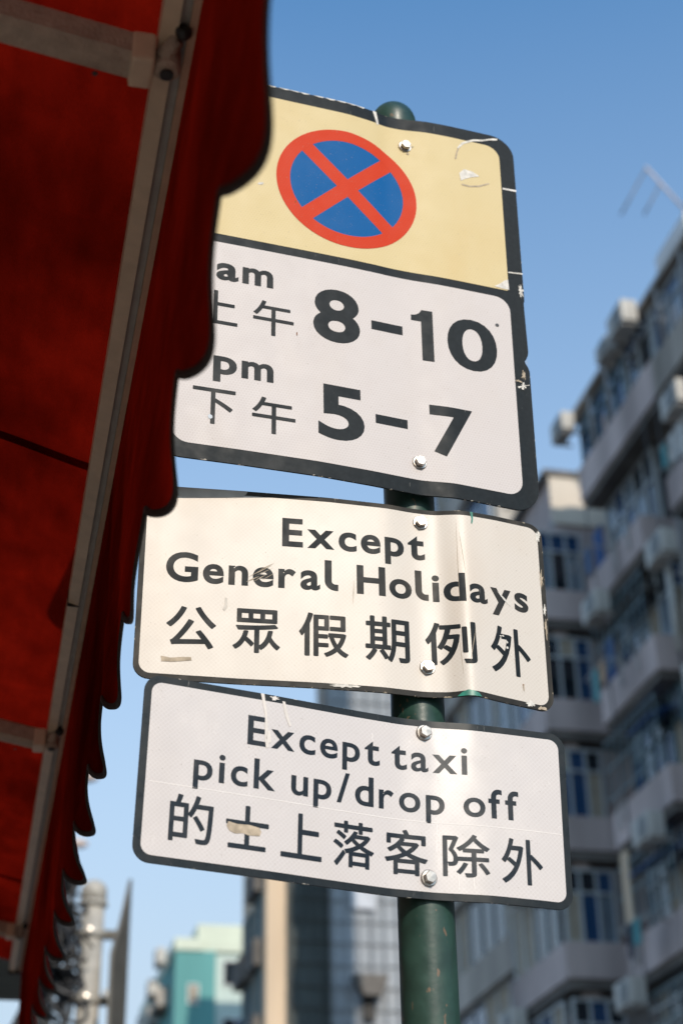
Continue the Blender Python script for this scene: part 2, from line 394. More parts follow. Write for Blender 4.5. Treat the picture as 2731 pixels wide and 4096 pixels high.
# a blue sheet, a white tarpaulin and bands of grille on lower floors
for fi, s0, s1, nm in ((1, 30.82, 31.3, 'bluesheet'), (2, 30.82, 31.35, 'bluesheet'), (4, 27.0, 27.5, 'bluesheet')):
    MB().box(12.9, 12.95, s0, s1, FL[fi]+G+.7, FL[fi]+G+2.2).build('hanging_sheet', MT[nm], B1)
for fi in range(2, 6):
    g = MB(); z = FL[fi]+G
    for k in range(9): g.box(12.40, 12.425, 27.9+k*.34, 27.925+k*.34, z+.95, z+2.2)
    for zz in (.95, 1.6, 2.2): g.box(12.395, 12.43, 27.85, 30.7, z+zz-.015, z+zz+.015)
    g.build('window_grille', MT['framet'], B1)
rc = random.Random(40)
for fi in range(1, 7):
    z = FL[fi]+G
    for s0, s1 in bays[:2]:
        # drying rack: two brackets, rods and a few hanging clothes
        if rc.random() < .8:
            c0 = rc.uniform(s0+.2, s1-1.5); zr = z+.62
            r_ = MB().tube([(12.5, c0, zr), (12.0, c0, zr+.08), (11.92, c0+.05, zr+.09), (11.92, c0+1.2, zr+.09), (12.0, c0+1.25, zr+.08), (12.5, c0+1.25, zr)], .018, 6).build('drying_rack', MT['pipe'], B1, True)
            for q in range(rc.randint(1, 3)):
                y0 = .08+q*.4; w0 = rc.uniform(.2, .34); h0 = rc.uniform(.35, .7)
                cl = MB().box(11.91, 11.93, c0+y0, c0+y0+w0, zr+.07-h0, zr+.07).build('cloth', MT[rc.choice(['cl_white', 'cl_blue', 'cl_tan', 'cl_dark', 'cl_teal'])], r_)
        for q in range(2):   # flues and small pipes
            yy = rc.uniform(s0+.3, s1-.3); MB().tube([(12.46, yy, z+rc.uniform(.1, .5)), (12.46, yy+.02, z+.9)], rc.uniform(.02, .035), 6).build('small_pipe', MT['pipe'], B1)
    # ragged awning over the windows of the far bay
    if rc.random() < .7:
        y0 = rc.uniform(27.9, 28.6); L0 = rc.uniform(1.2, 2.0)
        MB().extr([(12.36, z+1.86), (12.98, z+2.12), (12.98, z+2.15), (12.36, z+1.89)], y0, y0+L0).build('window_canopy', MT[rc.choice(['soffit', 'frame', 'bluesheet'])], B1)
MB().box(12.38, 12.43, 30.0, 30.35, 8.6+G, 10.0+G).build('tan_board', MT['tan'], B1)  # tan board added as a painted sunlit patch on the bay
for k in range(5):
    y0 = 23+rc.random()*7; MB().tube([(12.46, y0, FL[6]+G), (12.45, y0+rc.uniform(-.6, .6), FL[3]+G+.5), (12.47, y0+rc.uniform(-1, 1), FL[0]+G)], .014, 5).build('cable', MT['cable'], B1)
i_ac = [
    (12.04, 30.75, roof-.62, 'air conditioner on the far top corner of the pink tenement', 'u', .95),
    (12.0, 26.75, roof-.42, 'larger air conditioner hung at the roof edge of the pink tenement', 'u', 1.05),
    (12.05, 27.75, roof-.42, 'small air conditioner just below the roof edge beside a larger one', 'u', .8),
    (12.05, 29.9, FL[1]-.70, 'air conditioner below the top glazed band of the pink tenement', 'u', 1.0),
    (12.05, 24.8, FL[1]+1.3, 'air conditioner on the second bay at the right picture edge', 'u', 1.0),
    (12.0, 26.2, FL[2]+1.5, 'pale air conditioner above a white downpipe at the right', 'u', 1.0),
    (12.0, 28.3, FL[3]-.72, 'air conditioner tucked under the third pink balcony band', 'u', 1.0),
    (12.0, 30.0, FL[4]-.70, 'air conditioner tucked under the fourth pink balcony band', 'u', 1.0),
    (12.0, 25.2, FL[3]+1.2, 'air conditioner beside the blue sheet near the right edge', 'u', 1.0),
]
for a in i_ac: ac_unit(a[0], a[1], a[2], a[3], a[4], a[5])
o = MB().tube([(0, 0, 0), (.0, .02, 1.75)], .06, 8).build('white_downpipe', MT['acwhite'], None, True)
o.location = ST(12.3, 26.25, FL[2]-.3); tag(o, 'short white downpipe hanging under an air conditioner at the right', 'pipe')
# roof things: antenna, pot plant, white rooftop box
A = street_thing('television_antenna', 'fishbone television antenna leaning above the roof at the right', 'antenna', 14.55, 27.0, roof+.2)
MB().tube([(0, 0, 0), (-.10, 0, 2.6), (-.28, 0, 3.2)], .035, 6).build('mast', MT['antenna'], A, True)
bm_ = MB().tube([(-.35, 0, 3.15), (-1.22, 0, 4.35)], .030, 6).build('boom', MT['lamp'], A, True)
for k, (px, pz, L) in enumerate(((-1.20, 4.33, 1.55), (-.90, 3.92, 1.0))):
    MB().tube([(px, 0, pz), (px-.47*L, .1, pz-.90*L)], .022, 6).build('element', MT['antenna'], A, True)
MB().box(-.06, .06, -.06, .06, -.02, .02).build('foot', MT['antenna'], A)
P = street_thing('pot_plant', 'dark bushy pot plant on the roof edge at the right picture border', 'plant', 13.25, 24.2, roof+.2)
MB().lathe([(0, 0), (.16, 0), (.22, .35), (.20, .36), (0, .33)], n=14).build('pot', MT['clay'], P)
lv = MB(); r2 = random.Random(5)
for k in range(420):
    d = Vector((r2.gauss(0, 1), r2.gauss(0, 1), r2.gauss(0, 1))).normalized(); c = Vector((0, 0, .95))+Vector((d.x*.45, d.y*.45, d.z*.6))*(r2.random()**.5)
    a = Vector((r2.gauss(0, 1), r2.gauss(0, 1), r2.gauss(0, 1))).normalized(); b = a.cross(d).normalized()
    lv.add([c-a*.09, c+b*.04, c+a*.09, c-b*.04], [(0, 1, 2, 3)])
tag(lv.build('foliage', MT['leaf'], P), kind='stuff')
MB().tube([(0, 0, .3), (.03, 0, .8), (0, .04, 1.3)], [.03, .025, .015], 6).build('stem', MT['clay'], P, True)
o = MB().box(-.5, .5, -.9, .7, 0, .55).build('roof_tank', MT['white'], None, bevel=.05); o.location = ST(13.05, 24.9, roof+.2); o.rotation_euler.z = STREET
tag(o, 'sunlit white tank on the roof edge at the right', 'tank')

# --- the second tenement, seen end-on behind the first
B2 = street_thing('corner_building', 'pale pink building with sunlit cream parapet behind the first tenement', 'building', 0, 0)
MB().box(12.62, 22, 33.0, 37.9, 0, 20.3+G).build('wall', MT['pink'], B2)
MB().box(12.45, 22, 32.9, 38.0, 20.3+G, 20.48+G).build('roof_slab', MT['soffit'], B2)
MB().box(12.58, 14.5, 32.94, 33.0, 19.0+G, 20.298+G).build('parapet', MT['cream'], B2)
rnd = random.Random(3)
for k in range(7):
    z = 16.2-2.72*k+G
    # camera-facing ledge and spandrel wrapping the corner
    MB().box(11.85, 14.2, 32.45, 33.0, z, z+.75).box(11.85, 12.62, 33.0, 36.2, z, z+.75).build('spandrel', MT['pink'], B2)
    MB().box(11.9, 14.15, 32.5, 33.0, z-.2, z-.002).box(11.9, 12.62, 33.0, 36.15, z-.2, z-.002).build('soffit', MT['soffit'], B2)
    window(B2, 'window', 11.95, 13.1, 32.6, 0, z+.752, z+2.35, 's', 3, 2, MT['frame'], ['glass', 'glassp', 'blind', 'glassb'], rnd)
    window(B2, 'window', 11.92, 0, 33.1, 36.1, z+.752, z+2.4, 'u', 4, 1, MT['frame'], ['glass', 'glassb', 'blind', 'glassp'], rnd)
    MB().box(12.3, 12.62, 32.70, 33.0, z+.752, z+2.515).build('pier', MT['pink'], B2)
    if k in (2, 4): MB().box(11.80, 11.84, 33.4, 34.4, z+.5, z+1.9).build('hanging_sheet', MT['bluesheet'], B2)
MB().tube([(12.55, 32.93, 0), (12.55, 32.93, 19+G)], .06, 8).build('drain_pipe', MT['pipe'], B2, True)
ac_unit(11.4, 34.6, 10.2, 'air conditioner on the corner building just below the lowest plate', 'u', 1.1)
ac_unit(11.45, 35.6, 7.4, 'air conditioner on the corner building low beside the green pole', 'u', 1.1)

# --- tall slab block added behind the plates to shade the scaffolded tower
B5 = street_thing('shade_block', 'tall grey slab block added for shade, mostly hidden behind the white plates', 'building', 0, 0)
MB().box(12.95, 14.1, 38.05, 45.0, 0, 33.5+G).build('wall', MT['grey'], B5)
rnd = random.Random(8)
for k in range(12):
    z = 33-2.8*k+G
    MB().box(12.68, 12.95, 38.3, 44.9, z-.9, z).build('spandrel', MT['grey'], B5)
    if z > 4: window(B5, 'window', 12.86, 0, 38.4, 44.8, z-2.7, z-.95, 'u', 6, 1, MT['frame'], ['glass', 'glassb', 'blind'], rnd)
    if z > 4: window(B5, 'window', 13.1, 13.9, 37.98, 0, z-2.3, z-.95, 's', 2, 1, MT['frame'], ['glass', 'glassb'], rnd)

# --- scaffolded tower in the middle distance
B3 = street_thing('scaffolded_tower', 'tan tower wrapped in dark and shade-tinted pale scaffold netting below the lowest plate', 'building', 0, 0)
S3 = 56.0
MB().box(9.64, 11.8, S3, 61.2, 0, 19.5+G).build('tan_wing', MT['tan'], B3)
MB().box(11.8, 15.2, S3+.3, 57.6, 0, 28.5+G).build('netted_wing', MT['grey'], B3)
MB().box(15.2, 22, S3+.2, 66, 0, 27.0+G).build('white_wing', MT['white'], B3)
MB().box(10.40, 11.78, S3-.35, S3-.30, 2, 19.2+G).build('dark_net', MT['net'], B3)
MB().box(11.82, 15.18, S3-.27, S3-.24, 2, 28+G).build('pale_net', MT['bluenet'], B3)
for k in range(36):
    z = 2+.75*k
    if z < 28+G: MB().tube([(11.8, S3-.32, z), (15.2, S3-.32, z+.03*random.random())], .03, 5).build('scaffold_ledger', MT['bamboo'], B3)
    if z < 19+G: MB().tube([(10.35, S3-.42, z), (11.8, S3-.42, z+.03*random.random())], .03, 5).build('scaffold_ledger', MT['bamboodark'], B3)
for k in range(8): MB().tube([(11.9+k*.46, S3-.38, 0), (11.9+k*.46, S3-.38, 28.3+G)], .04, 5).build('scaffold_pole', MT['bamboo'], B3)
for k in range(5): MB().tube([(10.42+k*.33, S3-.48, 0), (10.42+k*.33, S3-.48, 19.6+G)], .04, 5).build('scaffold_pole', MT['bamboodark'], B3)
MB().box(12.55, 13.45, S3-.44, S3-.40, 15.9+G, 17.0+G).build('pale_panel', MT['mint2'], B3)
MB().extr([(12.5, 13.55+G), (13.75, 13.55+G), (13.45, 12.85+G), (12.85, 12.85+G)], S3-.9, S3-.35).build('window_hood', MT['soffit'], B3)
MB().box(12.9, 13.3, S3-.5, S3-.4, 12.1+G, 12.8+G).build('window_opening', MT['dark'], B3)
MB().box(12.75, 12.95, S3-.5, S3-.42, 9+G, 11.7+G).build('tan_board', MT['tan'], B3)
rnd = random.Random(21)
for k in range(7):
    z = 17.6-2.6*k+G
    for s0, uu in ((56.6, 9.30), (58.9, 9.22)):
        if s0 > 58 and k == 0: continue
        MB().box(uu, 9.64, s0, s0+1.9, z-.9, z).build('balcony', MT['soffit'], B3)
        window(B3, 'window', 9.55, 0, s0+.1, s0+1.8, z+.05, z+1.6, 'u', 3, 1, MT['framet'], ['glass', 'glassb', 'blind'], rnd)

# --- teal building far along the street
B4 = street_thing('teal_building', 'teal and pale green building far along the street at the bottom', 'building', 0, 0)
S4 = 75.0
MB().box(8.76, 10.6, S4, 90, 0, 19.2+G).build('teal_wing', MT['teal'], B4)
MB().box(10.6, 13.0, S4+.2, 90, 0, 19.2+G).build('pale_wing', MT['palegreen'], B4)
MB().box(8.7, 10.0, S4-.08, 90, 19.2+G, 19.75+G).build('parapet', MT['mint'], B4)
MB().box(9.75, 12.6, S4+.1, 88, 19.76+G, 20.45+G).build('stair_tower', MT['mint'], B4)
MB().box(10.0, 12.9, S4+.05, 88, 19.202+G, 19.758+G).build('parapet', MT['mint'], B4)
rnd = random.Random(2)
for k in range(6):
    z = 17.7-2.55*k+G
    window(B4, 'window', 10.95, 12.2, S4+.13, 0, z, z+1.15, 's', 2, 1, MT['white'], ['glass', 'blind', 'glassb'], rnd)
    if 1: window(B4, 'window', 9.35, 9.85, S4-.07, 0, z-.9, z, 's', 1, 1, MT['white'], ['glass', 'blind'], rnd)
    for s0 in (77, 81, 85):
        MB().box(8.2, 8.76, s0, s0+2.4, z-.5, z+.3).build('balcony', MT['grey'], B4)
        MB().box(8.15, 8.76, s0, s0+2.4, z-.62, z-.502).build('soffit', MT['soffit'], B4)
for n_, (u, s, z) in enumerate(((7.8, 77.6, 17.6), (7.7, 80.5, 16.6), (7.75, 78.4, 15.2), (8.0, 76.6, 18.8))):
    ac_unit(u, s, z, ['highest', 'leftmost', 'lowest', 'rightmost'][n_]+' of the sunlit air conditioners on the teal building side', 'u', 1.35)

# --- street lamps whose heads peep out beside the awning
for u, s, z, lb in ((1.50, 23.6, 8.5, 'street lamp head peeping out at mid height beside the awning scallops'),
                    (1.60, 26.8, 8.5, 'lowest street lamp head in the picture, beside the awning scallops')):
    L = street_thing('street_lamp', lb, 'street lamp', -1.2, s, -CAM_Z, 'street lamps behind the awning')
    h = z+CAM_Z
    MB().tube([(0, 0, 0), (0, 0, h)], [.09, .06], 10).build('post', MT['galv'], L, True)
    MB().tube([(0, 0, h-.05), (u+1.2-.5, 0, h+.05)], .035, 8).build('arm', MT['galv'], L, True)
    MB().lathe([(.0, 0), (.05, .02), (.09, .14), (.09, .40), (.05, .52), (0, .55)], (u+1.2-.52, 0, h+.05), 12, 'x').build('lantern', MT['lamp'], L, True)

# ------------------------------------------------------------------ traffic post with edge-on boards
T = street_thing('traffic_post', 'grey steel post with domed cap and edge-on boards at the bottom left', 'post', .79, 12.0)
top = 3.56+G
MB().lathe([(.086, 0), (.082, top-.15), (.0, top-.15)], n=24).build('post', MT['galv'], T, True)
o = MB().lathe([(.080, top-.16), (.094, top-.155), (.096, top-.09)]+[(.096*math.cos(a), top-.09+.09*math.sin(a)) for a in np.linspace(.12, 1.52, 9)]+[(0, top)], n=24).build('cap', MT['galv'], T, True)
for z in (3.26, 2.79, 2.30):
    zz = z+G-.1
    MB().lathe([(.085, zz-.035), (.098, zz-.03), (.098, zz+.03), (.085, zz+.035)], n=20).build('clamp', MT['galv'], T, True)
    MB().box(.085, .19, -.035, .035, zz-.03, zz+.03).build('bracket', MT['boardback'], T, bevel=.006)
    MB().box(-.17, -.09, -.03, .03, zz-.025, zz+.025).build('bracket', MT['galv'], T, bevel=.006)
    MB().lathe([(0, 0), (.022, 0), (.022, .02), (0, .024)], (-.02, -.10, zz), 6, 'y').build('bolt', MT['steel'], T)
MB().lathe([(.084, top-.20), (.105, top-.195), (.105, top-.165), (.084, top-.16)], n=16).build('collar', MT['galv'], T, True)
for sx, zt, zb2, nm in ((1, 3.66, .8, 0), (-1, 3.62, .9, 1)):
    # a tall narrow board turned almost edge-on
    a = R(74 if sx > 0 else 81); c, s_ = math.cos(a), math.sin(a)
    x0 = .115 if sx > 0 else -.185
    wid = .58 if sx > 0 else .22
    pr = [(0, zb2), (wid, zb2), (wid, zt+G), (wid*.9, zt+G-.06), (wid*.45, zt-.42+G), (0, zt-.70+G)] if sx > 0 else [(0, zb2), (wid, zb2), (wid, zt-.08+G), (wid*.8, zt+G), (0, zt-.04+G)]
    m = MB(); n = len(pr)
    fr = [(x0+c*p-.012*s_*0, s_*p-wid*.5, z) for p, z in pr]
    bk = [(x+.022, y+.002, z) for x, y, z in fr]
    m.add(fr+bk, [tuple(range(n)), tuple(range(2*n-1, n-1, -1))]+[(i, (i+1) % n, (i+1) % n+n, i+n) for i in range(n)])
    m.build('board', MT['boardback'] if sx > 0 else MT['boardface'], T)
    rail = MB()
    for zz in (1.5, 2.6, 3.4, 4.2): rail.box(x0-.03, x0-.005, -wid*.5-.03, -wid*.5+.03, zz, zz+.05)
    rail.build('board_rail', MT['galv'], T)
# tangle of cables beside it
W_ = street_thing('cable_tangle', 'tangled bundle of thin black cables left of the grey post', 'cables', .50, 11.7)
r3 = random.Random(17)
for k in range(80):
    zc = 3.05+r3.gauss(0, .28)+G; x = r3.gauss(.02, .055); y = r3.gauss(0, .06); pts = []
    ph = r3.random()*6.28; n = 16; rad = .05+.09*r3.random(); dr = -.30*r3.random()
    for i in range(n):
        tt = i/(n-1); pts.append((x+rad*math.cos(ph+tt*5.6)+.10*(tt-.5), y+rad*.6*math.sin(ph+tt*4), zc+rad*1.5*math.sin(ph+tt*5.1)+dr*(tt-.5)*2))
    MB().tube(pts, .012+.008*r3.random(), 5).build('loop', MT['cable'], W_, True)
for k in range(9):
    x0 = r3.gauss(-.02, .04); z0 = 2.8+G
    MB().tube([(x0+.05, 0, z0+.7), (x0, .02, z0), (x0-.05-.02*k, .0, z0-.5), (x0-.12-.02*k, 0, .6)], .011, 5).build('strand', MT['cable'], W_, True)
MB().tube([(.0, 0, 0), (-.005, 0, 3.4+G)], .016, 6).build('conduit', MT['cable'], W_, True)
MB().tube([(.29, .05, 3.0+G), (.20, -.09, 3.05+G), (.10, -.06, 3.18+G), (.02, 0, 3.1+G)], .010, 6).build('strand', MT['cable'], W_, True)

# ------------------------------------------------------------------ sign pole
POLE = (0.10224, 2.17893)
PL = thing('sign_pole', 'dark green round steel sign pole with rounded cap', 'pole', (POLE[0], POLE[1], 0))
PT = 2.018+CAM_Z
pp = [(.038, .0), (.038, PT-.04)]
o = MB().lathe(pp+[(.0, PT-.04)], n=48).build('shaft', MT['pole'], PL, True); auto_smooth(o)
capp = [(.037, PT-.10), (.0395, PT-.098), (.0395, PT-.042)]+[(.0395*math.cos(a), PT-.042+.043*math.sin(a)) for a in np.linspace(.1, 1.5, 11)]+[(.0, PT+.001)]
o = MB().lathe(capp, n=48).build('cap', MT['pole'], PL, True); auto_smooth(o, 60)
MB().lathe([(.0, 0), (.10, 0), (.10, .012), (.05, .02), (.042, .05), (.0, .05)], n=32).build('base_flange', MT['pole'], PL)

# ------------------------------------------------------------------ lettering from the built-in font
_cache = {}
def glyph(ch, off=0.0):
    key = (ch, round(off, 4))
    if key in _cache: return _cache[key]
    if ch == '1':
        pts = [(.50, 1.0), (1.0, 1.0), (1.0, 0), (.46, 0), (.46, .765), (0, .765), (0, .875), (.22, .89), (.38, .93)]
        bm = bmesh.new(); bm.faces.new([bm.verts.new((p[0], p[1], 0)) for p in pts]); bmesh.ops.triangulate(bm, faces=bm.faces)
        bm.verts.ensure_lookup_table(); bm.verts.index_update()
        V = np.array([v.co[:2] for v in bm.verts]); F = [tuple(v.index for v in f.verts) for f in bm.faces]; bm.free()
    elif ch == 'l':       # tailed l of road-sign lettering
        th = .10+2*off; H = .727+off; r = .13; x0 = 0.0
        outer = [(x0, H)]+[(x0, .0+r+th*.45)]; pts = []
        cx, cy = th+r*.62, r*.62+th
        arc_o = [(cx-(cx-x0)*math.cos(a), cy-(cy-(-off*.3))*math.sin(a)) for a in np.linspace(0, math.pi/2, 9)]
        arc_i = [(cx-(cx-th)*math.cos(a), cy-(cy-th)*math.sin(a)) for a in np.linspace(math.pi/2, 0, 9)]
        ex = cx+.06
        pts = [(x0, H)]+arc_o+[(ex, -off*.3), (ex, th)]+arc_i+[(th, H)]
        bm = bmesh.new(); bm.faces.new([bm.verts.new((p[0], p[1], 0)) for p in pts]); bmesh.ops.triangulate(bm, faces=bm.faces)
        bm.verts.ensure_lookup_table(); bm.verts.index_update()
        V = np.array([v.co[:2] for v in bm.verts]); F = [tuple(v.index for v in f.verts) for f in bm.faces]; bm.free()
    else:
        def outline(o_, res):
            c = bpy.data.curves.new('g', 'FONT'); c.body = ch; c.size = 1.0; c.offset = o_; c.resolution_u = res; c.fill_mode = 'FRONT'
            o = bpy.data.objects.new('g', c); COL.objects.link(o)
            dg = bpy.context.evaluated_depsgraph_get(); e = o.evaluated_get(dg); me = e.to_mesh()
            V = np.array([v.co[:2] for v in me.vertices]); F = [tuple(p.vertices) for p in me.polygons]
            e.to_mesh_clear(); bpy.data.objects.remove(o); bpy.data.curves.remove(c)
            A = 0.0
            for f in F:
                p = V[list(f)]; x, y = p[:, 0], p[:, 1]; A += abs(np.dot(x, np.roll(y, -1))-np.dot(y, np.roll(x, -1)))/2
            return V, F, A
        V, F, A = outline(0.0 if ord(ch) > 0x2000 else off, 6)
    _cache[key] = (V, F); return _cache[key]

# ------------------------------------------------------------------ sign plates
class Plate:
    def __init__(s, name, label, yaw, roll, off, zc, h, depth, prof_top, prof_bot, w=.6, fall=1.0):
        ex = Vector((math.cos(yaw), math.sin(yaw), 0)); n = Vector((math.sin(yaw), -math.cos(yaw), 0)); ez = Vector((0, 0, 1))
        a = ex*math.cos(roll)+ez*math.sin(roll); b = -ex*math.sin(roll)+ez*math.cos(roll)
        c = Vector((POLE[0], POLE[1], CAM_Z))+n*depth+ex*off+ez*zc
        s.o = thing(name, label, 'road sign'); m = Matrix((a, -n, b)).transposed().to_4x4(); m.translation = c
        s.o.matrix_world = m
        s.h = h; s.w = w; s.fall = fall
        g = np.linspace(-.32, .32, 257); k = np.exp(-np.linspace(-2.2, 2.2, 17)**2); k /= k.sum()
        def cur(p):
            p = sorted(p); y = np.interp(g, [q[0] for q in p], [q[1] for q in p]); yp = np.pad(y, 8, mode='edge'); return np.convolve(yp, k, 'valid')
        s.g, s.t, s.b = g, cur(prof_top), cur(prof_bot)
    def W(s, a, b):
        f = min(1.15, max(-.15, b/s.h+.5)); e = -4e-6
        f = min(1.0, max(0.0, f)); return float(np.interp(a, s.g, s.t))*f**s.fall+float(np.interp(a, s.g, s.b))*(1-f)**s.fall
    def flat(s, verts, faces, name, m, lift, thick=0.0, parent=None, cut=.005):
        """2-D shape (metres in the plate) sliced, bent with the plate and lifted off its face."""
        bm = bmesh.new(); vs = [bm.verts.new((p[0], -(p[2] if len(p) > 2 else 0.0), p[1])) for p in verts]
        for f in faces:
            try: bm.faces.new([vs[i] for i in f])
            except ValueError: pass
        bmesh.ops.remove_doubles(bm, verts=bm.verts[:], dist=1e-6)
        bmesh.ops.triangulate(bm, faces=[f for f in bm.faces if len(f.verts) > 4])
        xs = [v.co.x for v in bm.verts]; zs = [v.co.z for v in bm.verts]
        for k in range(math.floor(min(xs)/cut), math.ceil(max(xs)/cut)+1):
            bmesh.ops.bisect_plane(bm, geom=bm.verts[:]+bm.edges[:]+bm.faces[:], plane_co=(k*cut, 0, 0), plane_no=(1, 0, 0), dist=1e-7)
        for k in range(math.floor(min(zs)/.04), math.ceil(max(zs)/.04)+1):
            bmesh.ops.bisect_plane(bm, geom=bm.verts[:]+bm.edges[:]+bm.faces[:], plane_co=(0, 0, k*.04), plane_no=(0, 0, 1), dist=1e-7)
        for f in bm.faces:
            f.normal_update()
            if f.normal.y > 0: f.normal_flip()
        if thick:
            r = bmesh.ops.extrude_face_region(bm, geom=bm.faces[:])
            back = [e for e in r['geom'] if isinstance(e, bmesh.types.BMVert)]
            for v in back: v.co.y += thick
            bmesh.ops.recalc_face_normals(bm, faces=bm.faces)
        for v in bm.verts: v.co.y += -(s.W(v.co.x, v.co.z)+lift)
        me = bpy.data.meshes.new(name); bm.to_mesh(me); bm.free()
        o = link(name, me, m, parent or s.o); auto_smooth(o, 35); return o
    def rrect(s, x0, x1, y0, y1, rad, n=8):
        rr = rad if isinstance(rad, (list, tuple)) else [rad]*4    # BL BR TR TL
        out = []
        for (cx, cy, a0), r in zip(((x0, y0, 180), (x1, y0, 270), (x1, y1, 0), (x0, y1, 90)), rr):
            if r <= 0: out.append((cx, cy)); continue
            ccx = cx+r if cx == x0 else cx-r; ccy = cy+r if cy == y0 else cy-r
            out += [(ccx+r*math.cos(R(a0+90*i/n)), ccy+r*math.sin(R(a0+90*i/n))) for i in range(n+1)]
        return out
    def poly(s, pts, name, m, lift, thick=0.0, **k): return s.flat(pts, [tuple(range(len(pts)))], name, m, lift, thick, **k)
    def patch(s, pts, name, m, lift=.0008): return s.poly([(x/1000, y/1000) for x, y in pts], name, m, lift)
    def blob(s, cx, cy, rx, ry, name, m, seed, lift=.0008, rot=0.0, n=22, rough=.35):
        q = random.Random(seed); pts = []
        for i in range(n):
            a = 2*math.pi*i/n; k = 1+q.uniform(-rough, rough); x, y = rx*k*math.cos(a), ry*k*math.sin(a)
            pts.append((cx+x*math.cos(rot)-y*math.sin(rot), cy+x*math.sin(rot)+y*math.cos(rot)))
        return s.patch(pts, name, m, lift)
    def char(s, ch, L, Rr, T, B, off, m, lift=.0005):
        V, F = glyph(ch, off)
        if ord(ch) > 0x2000:      # heavier weight: shifted layers of the clean outline, each a hair above the last
            sh = [(0, 0)]+[(off*math.cos(k*math.pi/4), off*math.sin(k*math.pi/4)) for k in range(8)]
        else: sh = [(0, 0)]
        VV = np.array([(x+dx, y+dy, 1.2e-5*i) for i, (dx, dy) in enumerate(sh) for x, y in V])
        FF = [tuple(j+i*len(V) for j in f) for i in range(len(sh)) for f in F]
        lo, hi = VV.min(0), VV.max(0)
        q = [((L+(x-lo[0])/(hi[0]-lo[0])*(Rr-L))/1000, (B+(y-lo[1])/(hi[1]-lo[1])*(T-B))/1000, e) for x, y, e in VV]
        return s.flat(q, FF, 'character', m, lift)
    def word(s, txt, L, Rr, base, cap, off, m, low=.95, lift=.0005, slope=0.0, wide=1.06):
        em = cap/.727; gl = []; tot = 0
        for ch in txt:
            V, F = glyph(ch, off); sc_ = em*(1.0 if (ch.isupper() or ch in 'lkdfi/t') else low)
            sx = sc_*wide
            x0, x1 = V[:, 0].min()*sx, V[:, 0].max()*sx; gl.append((V, F, sx, sc_, x0, x1)); tot += x1-x0
        gap = (Rr-L-tot)/max(1, len(txt)-1); x = L
        for V, F, sx, sy, x0, x1 in gl:
            s.flat([((x+p[0]*sx-x0)/1000, (base+slope*(x-L)+p[1]*sy)/1000) for p in V], F, 'letter', m, lift)
            x += x1-x0+gap
    def bolt(s, a, b, seed=0):
        q = random.Random(seed); y = -(s.W(a/1000, b/1000)+.0006)
        c = (a/1000, y, b/1000)
        bo = MB().lathe([(.0, 0), (.0088, .0), (.0088, .0058), (.0078, .0068), (0, .0070)], (c[0], c[1]-.0022, c[2]), 6, 'y', q.random()*1.0).build('bolt', MT['steel'], s.o)
        wa = MB().lathe([(.006, 0), (.0115, 0), (.0115, .0012), (.0105, .0021), (.006, .0022)], c, 28, 'y').build('washer', MT['steel'], bo, True); auto_smooth(wa)
        # threaded shank through plate and pole
        MB().lathe([(0, 0), (.0045, 0), (.0045, .05), (0, .05)], (c[0], c[1]+.05, c[2]), 10, 'y').build('shank', MT['steel'], bo)
        return bo

# ---- no-stopping plate
S1 = Plate('no_stopping_sign', 'yellow and white no-stopping plate with red and blue crossed disc', .32542, -.00913, -.1047, 1.5817, .742, .0525,
           [(-.3, 0), (.0, .001), (.048, -.0045), (.069, -.0105), (.098, -.0095), (.14, -.002), (.18, 0), (.3, 0)],
           [(-.3, 0), (-.175, .006), (-.055, .009), (.03, .006), (.085, .002), (.11, .0005), (.157, .0085), (.2, .006), (.29, 0)], fall=2.6)
h1 = .371
ol = S1.rrect(-.3, .3, -h1, h1, .042)
# nicks bent into the right-hand edge
ol2 = []
for p in ol:
    ol2.append(p)
i_br = max(i for i, p in enumerate(ol2) if p[0] > .2999 and p[1] < 0)
nick = [(.300, -.112), (.2975, -.104), (.294, -.098), (.2925, -.094), (.2955, -.089), (.2985, -.082), (.300, -.074), (.2985, .012), (.2985, .022), (.300, .026)]
ol2 = ol2[:i_br+1]+nick+ol2[i_br+1:]
MT['border1'] = vinyl('border_film_chipped', K, (.50, .45, .38), (.3, h1), .28)
S1.poly(ol2, 'plate', MT['border1'], 0, .003)
S1.poly(S1.rrect(-.273, .273, -.346, .025, .026), 'white_panel', MT['white1'], .0003)
S1.poly(S1.rrect(-.273, .273, .041, .346, [.004, .004, .026, .026]), 'yellow_panel', MT['yellow'], .0003)
cx, cy, Ro, Ri, hb = -.002, .186, .1205, .0975, .0128
nseg = 72
ring_v = [(cx+r*math.cos(2*math.pi*i/nseg), cy+r*math.sin(2*math.pi*i/nseg)) for r in (Ro, Ri) for i in range(nseg)]
ring_f = [(i, (i+1) % nseg, (i+1) % nseg+nseg, i+nseg) for i in range(nseg)]
S1.flat(ring_v, ring_f, 'red_ring', MT['red'], .00070)
